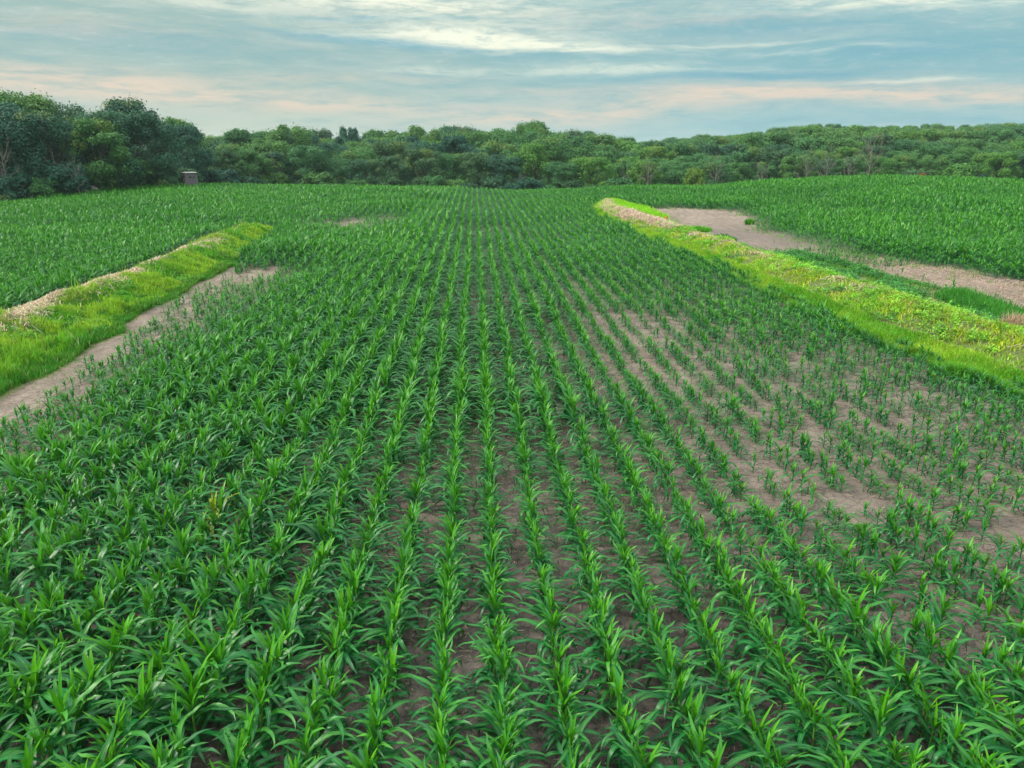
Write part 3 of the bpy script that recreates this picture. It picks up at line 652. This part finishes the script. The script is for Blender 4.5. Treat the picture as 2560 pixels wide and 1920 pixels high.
rnd=random.Random(5)
SKX=[-300,0,100,180,230,290,342,400,430,460,510,530,600,640,690,731,790,850,880,910,940,980,1010,1060,1100,1153,1190,1211,1300,1320,1360,1400,1500,1600,1700,1800,1870,1980,2100,2250,2390,2430,2560,2900]
SKY=[235,240,243,265,290,270,256,285,305,302,330,342,335,330,335,316,330,345,325,340,326,338,330,322,330,322,335,338,325,312,322,333,333,345,342,336,330,316,311,312,316,310,310,315]
def sky(px): return float(np.interp(px,SKX,SKY))
def d0(px): return float(np.interp(px,[-300,0,250,450,520,600,900,1300,1700,2150,2560,2900],[86,92,104,112,126,138,148,150,154,160,152,150]))
def off0(px): return float(np.interp(px,[0,380,430,480,600,900,1300,1700,2000,2560],[6,6,25,40,58,62,62,55,62,74]))
ROWS=[]   # (row index, px, dep, H, ...)
spec=[(0,0,1),(13,.72,1),(30,.45,1),(58,.22,1),(95,.02,1)]
extra=[(150,.03,1450),(205,.0,1650)]
ROWN=['front','second','third','fourth','fifth','sixth','rearmost']
allrows=[[] for _ in range(7)]
for r,(dd,f,_) in enumerate(spec+extra):
    x0=-170 if r<5 else extra[r-5][2]
    px=x0+rnd.uniform(0,40)
    while px<2760:
        dep=d0(px)+dd+rnd.uniform(-3,3)
        left=px<440
        if left and r>2: px+=60; continue
        wm=rnd.uniform(6.4,9.6)*(1.15 if left else 1)*(1+.10*r)
        yt=sky(px)+off0(px)*f+rnd.uniform(-6,22)*(1 if f>.05 else .8)
        if left: yt=sky(px)+rnd.uniform(4,26)+ (0 if r else 14)
        if px>500 and r<5: yt=sky(px)+(off0(px)+(18 if px>1500 else -4))*([1,.66,.42,.26,.14] if px>1500 else [1,.58,.32,.12,.02])[r]+rnd.uniform(-20,16)*(1-.14*r)
        if r==5: yt=sky(px)+rnd.uniform(4,14)
        if r==6: yt=sky(px)+rnd.uniform(-3,7)
        x,y=at(px,dep); H=ytop(yt,dep)-float(gh(x,y)); H=min(max(H,7.0),21)
        kd=rnd.choice([0,1,4,5,6,0,2] if r<2 else [0,1,3,4,5,6,7])
        if left: kd=rnd.choice([0,1,4,5])
        base={'round':.72,'broad':.92,'tall':.48,'airy':.68}[PROT[kd][0]]
        wid=wm/(H*base)*rnd.uniform(1.0,1.2); wid=min(max(wid,.75),1.12)
        allrows[r].append((px,dep,H,kd,wid)); px+=wm*F/dep*.74
for r,L in enumerate(allrows):
    L.sort()
    for i,(px,dep,H,kd,wid) in enumerate(L):
        q=rnd.random()
        if px<430: m=M_dark if q<.92 else M_mid
        elif px<1200: m=(M_dark if q<.5 else M_mid) if r<2 else M_dark if q<.2 else M_mid if q<.85 else M_lite
        else: m=M_dark if q<.15 else M_mid if q<.72 else M_lite
        if px>1500 and r>=3: m=M_mid if q<.7 else M_lite
        cn={'round':'round-topped','broad':'broad-crowned','tall':'narrow','airy':'open-crowned'}[PROT[kd][0]]
        tn={M_dark.name:'dark green',M_mid.name:'green',M_lite.name:'light green'}[m.name]
        tree(px,dep,H,kd,m,'%s %s tree, %s from the left in the %s row of the wood'%(tn,cn,ordn(i+1),ROWN[r]),'trees of the wood behind the field',wid)
# prominent trees on the skyline and at the edge
def top(px,py,dep,kind,m,label,wid): 
    x,y=at(px,dep); H=ytop(py,dep)-float(gh(x,y)); return tree(px,dep,H,kind,m,label,None,wid)
top(342,252,118,4,M_dark,'tall dark domed tree left of the wooden blind, highest of its part of the wood',.95)
top(90,238,108,1,M_mid,'very tall broad tree with yellowish top at the far left of the wood',1.0)
top(20,252,100,0,M_dark,'tall dark tree cut by the left picture edge at the field corner',.95)
top(180,262,112,5,M_dark,'tall spreading tree sloping down to the gap in the left skyline',.85)
top(262,300,100,4,M_mid,'full green tree in front of the tall dark domed tree',1.0)
top(459,299,140,7,M_mid,'open airy tree rising behind and right of the wooden blind',.75)
top(731,313,165,0,M_mid,'rounded tree standing highest above the left middle skyline',.85)
top(622,327,165,7,M_mid,'flat-topped open tree on the left middle skyline',.9)
top(879,321,190,3,M_dark,'small dark tuft-topped tree on the skyline left of the middle',.5)
top(1060,320,200,7,M_mid,'feathery open-topped tree on the skyline just left of the middle',.8)
top(1153,320,205,1,M_dark,'dark smooth domed tree on the skyline above the middle of the field',.62)
top(1254,334,215,2,M_dark,'thin dark tree tip poking above the skyline at the middle',.4)
top(1320,309,205,5,M_mid,'tallest broad flat-topped tree on the skyline right of the middle',.55)
top(1433,330,210,4,M_dark,'dark round treetop on the skyline right of the tallest middle tree',.55)
top(2500,378,146,0,M_lite,'light green round tree at the right end of the wood edge',.95)
# shrubs
bi=[]
px=-60
while px<2640:
    dep=d0(px)-rnd.uniform(2,6); bi.append((px,dep,rnd.uniform(2.4,4.4) if px<520 else rnd.uniform(2.5,4.2))); px+=rnd.uniform(38,80)
def shrub(px,dep,H,m,label,group=None,wid=1.0,z=0):
    x,y=at(px,dep); e=bpy.data.objects.new('shrub',None); COL.objects.link(e); e.location=(x,y,float(gh(x,y))); e.rotation_euler=(0,0,rnd.uniform(0,6.28)); e.scale=(H*wid,H*wid,H)
    b=BUSH if rnd.random()<.5 else BUSH2; o=link('foliage',b[0],e); setmat(o,m); link('stems',b[1],e); tag(e,label,'shrub',group); return e
for i,(px,dep,H) in enumerate(bi):
    shrub(px,dep,H,M_dark if rnd.random()<.7 else M_mid,'dark leafy shrub, %s from the left at the foot of the wood'%ordn(i+1),'shrubs along the wood edge',rnd.uniform(.9,1.3))
shrub(1733,138,5.0,M_yell,'small bright yellow-green sapling at the wood edge right of the middle',None,.62)
shrub(2392,146,5.2,M_lite,'pale green low shrub at the wood edge near the light green tree',None,.9)
shrub(2302,137,3.2,M_rust,'small rust-red bush at the wood edge behind the right field',None,.42)
# bare trees
for px,dep,H,lab in [(25,93,8,'bare pale branching tree at the left picture edge'),(150,98,6,'pale bare tree standing in the dark trees at left'),(1620,150,9,'straight bare pale trunk right of the middle of the wood'),(1790,151,8.5,'pale bare tree right of the yellow-green sapling'),(1560,152,6.5,'leaning bare grey tree right of the middle wood edge'),(1905,153,7.5,'grey bare tree left of the bare tree pair'),(2015,155,9,'bare forked grey tree on the right wood edge, left of its taller neighbour'),(2065,155,9.5,'tall bare pale tree at the right wood edge'),(2120,156,8.5,'slanting bare grey tree right of the tall bare pale tree'),(2170,158,12,'bare silvery tree standing higher among the right trees'),(1300,150,5.5,'small bare pale sapling at the middle wood edge'),(200,97,5,'low bare grey sapling before the dark left trees')]:
    x,y=at(px,dep-3.5); e=bpy.data.objects.new('bare_tree',None); COL.objects.link(e); e.location=(x,y,float(gh(x,y))); e.rotation_euler=(0,0,rnd.uniform(0,6.28)); e.scale=(H*.7,H*.7,H*.95)
    link('branches',rnd.choice(DEAD),e); tag(e,lab,'bare tree','bare trees at the wood edge')
# ------------------------------------------------------------------ hunting blind
m=mat('weathered_boards'); x,y,z=pos(); n=noise(x*9,y*9,z*.7,1.2,5); bsdf(mixc(n,(.10,.085,.10),(.19,.155,.18)),.85,.2,bump=bumpn(n,.4)); M_brd=m
m=mat('pale_trim'); bsdf((.26,.26,.24),.8,.2); M_trim=m
m=mat('roof_sheet'); x,y,z=pos(); n=noise(x,y,z,2.5,4); bsdf(mixc(n,(.40,.39,.36),(.55,.54,.50)),.7,.3); M_roof=m
m=mat('dark_opening'); bsdf((.012,.016,.02),.15,.6); M_dk=m
def boxm(name,c,s,m,parent,top=None,bevel=.01):
    import bmesh
    bm=bmesh.new(); bmesh.ops.create_cube(bm,size=1)
    for v in bm.verts:
        k=1 if top is None or v.co.z<0 else top; v.co.x=v.co.x*s[0]*k+c[0]; v.co.y=v.co.y*s[1]*k+c[1]; v.co.z=v.co.z*s[2]+c[2]
    bmesh.ops.bevel(bm,geom=bm.edges[:],offset=bevel,segments=1,affect='EDGES')
    me=bpy.data.meshes.new(name); bm.to_mesh(me); bm.free(); me.materials.append(m); return link(name,me,parent)
bx,by=at(479,104); e=bpy.data.objects.new('hunting_blind',None); COL.objects.link(e); e.location=(bx,by,float(gh(bx,by))+.15); e.rotation_euler=(0,0,math.radians(-YAW+24+16)); e.scale=(.78,.78,.88)
tag(e,'small weathered wooden hunting blind with pale roof at the field edge by the wood','hunting blind')
for sx in (-1,1):
    for sy in (-1,1): boxm('leg',(sx*.8,sy*.8,.25),(.12,.12,.9),M_trim,e)
boxm('walls',(0,0,1.6),(2.0,2.0,1.95),M_brd,e,.86)
boxm('roof',(0,0,2.64),(2.12,2.12,.14),M_roof,e,.80,.02)
f=boxm('window',(.42,-.915,1.95),(.46,.06,.34),M_trim,e); boxm('opening',(.42,-.955,1.95),(.36,.03,.25),M_dk,f)
f=boxm('window',(-.25,-.915,1.95),(.62,.06,.34),M_trim,e); boxm('opening',(-.25,-.955,1.95),(.52,.03,.25),M_dk,f)
f=boxm('window',(-.915,0,1.95),(.06,.6,.34),M_trim,e); boxm('opening',(-.955,0,1.95),(.03,.5,.25),M_dk,f)
for sx in (-1,1):
    V,Q=tube([(sx*1.01,-1.01,.63),(sx*.875,-.875,2.57)],[.055,.055],4); a=Acc(); a.add(V,Q); link('corner_trim',a.mesh('corner_trim',M_trim,False),e)
# ------------------------------------------------------------------ haze
hm=bpy.data.materials.new('haze'); hm.use_nodes=True; hm.node_tree.nodes.clear()
pv=hm.node_tree.nodes.new('ShaderNodeVolumePrincipled'); pv.inputs['Color'].default_value=(.70,.90,.92,1); pv.inputs['Density'].default_value=.00022; pv.inputs['Anisotropy'].default_value=.2
ho=hm.node_tree.nodes.new('ShaderNodeOutputMaterial'); hm.node_tree.links.new(pv.outputs[0],ho.inputs['Volume'])
V=np.array([(a,b,c) for c in (float(ZZ.min())-1.0,30.0) for (a,b) in ((gx[0]-5,gy[0]-5),(gx[-1]+5,gy[0]-5),(gx[-1]+5,gy[-1]+5),(gx[0]-5,gy[-1]+5))])
Q=np.array([(3,2,1,0),(4,5,6,7),(0,1,5,4),(1,2,6,5),(2,3,7,6),(3,0,4,7)])
tag(link('haze',npmesh('haze',V,Q,None,hm,False)),'faint evening haze in the air over the field','haze',kind='stuff')
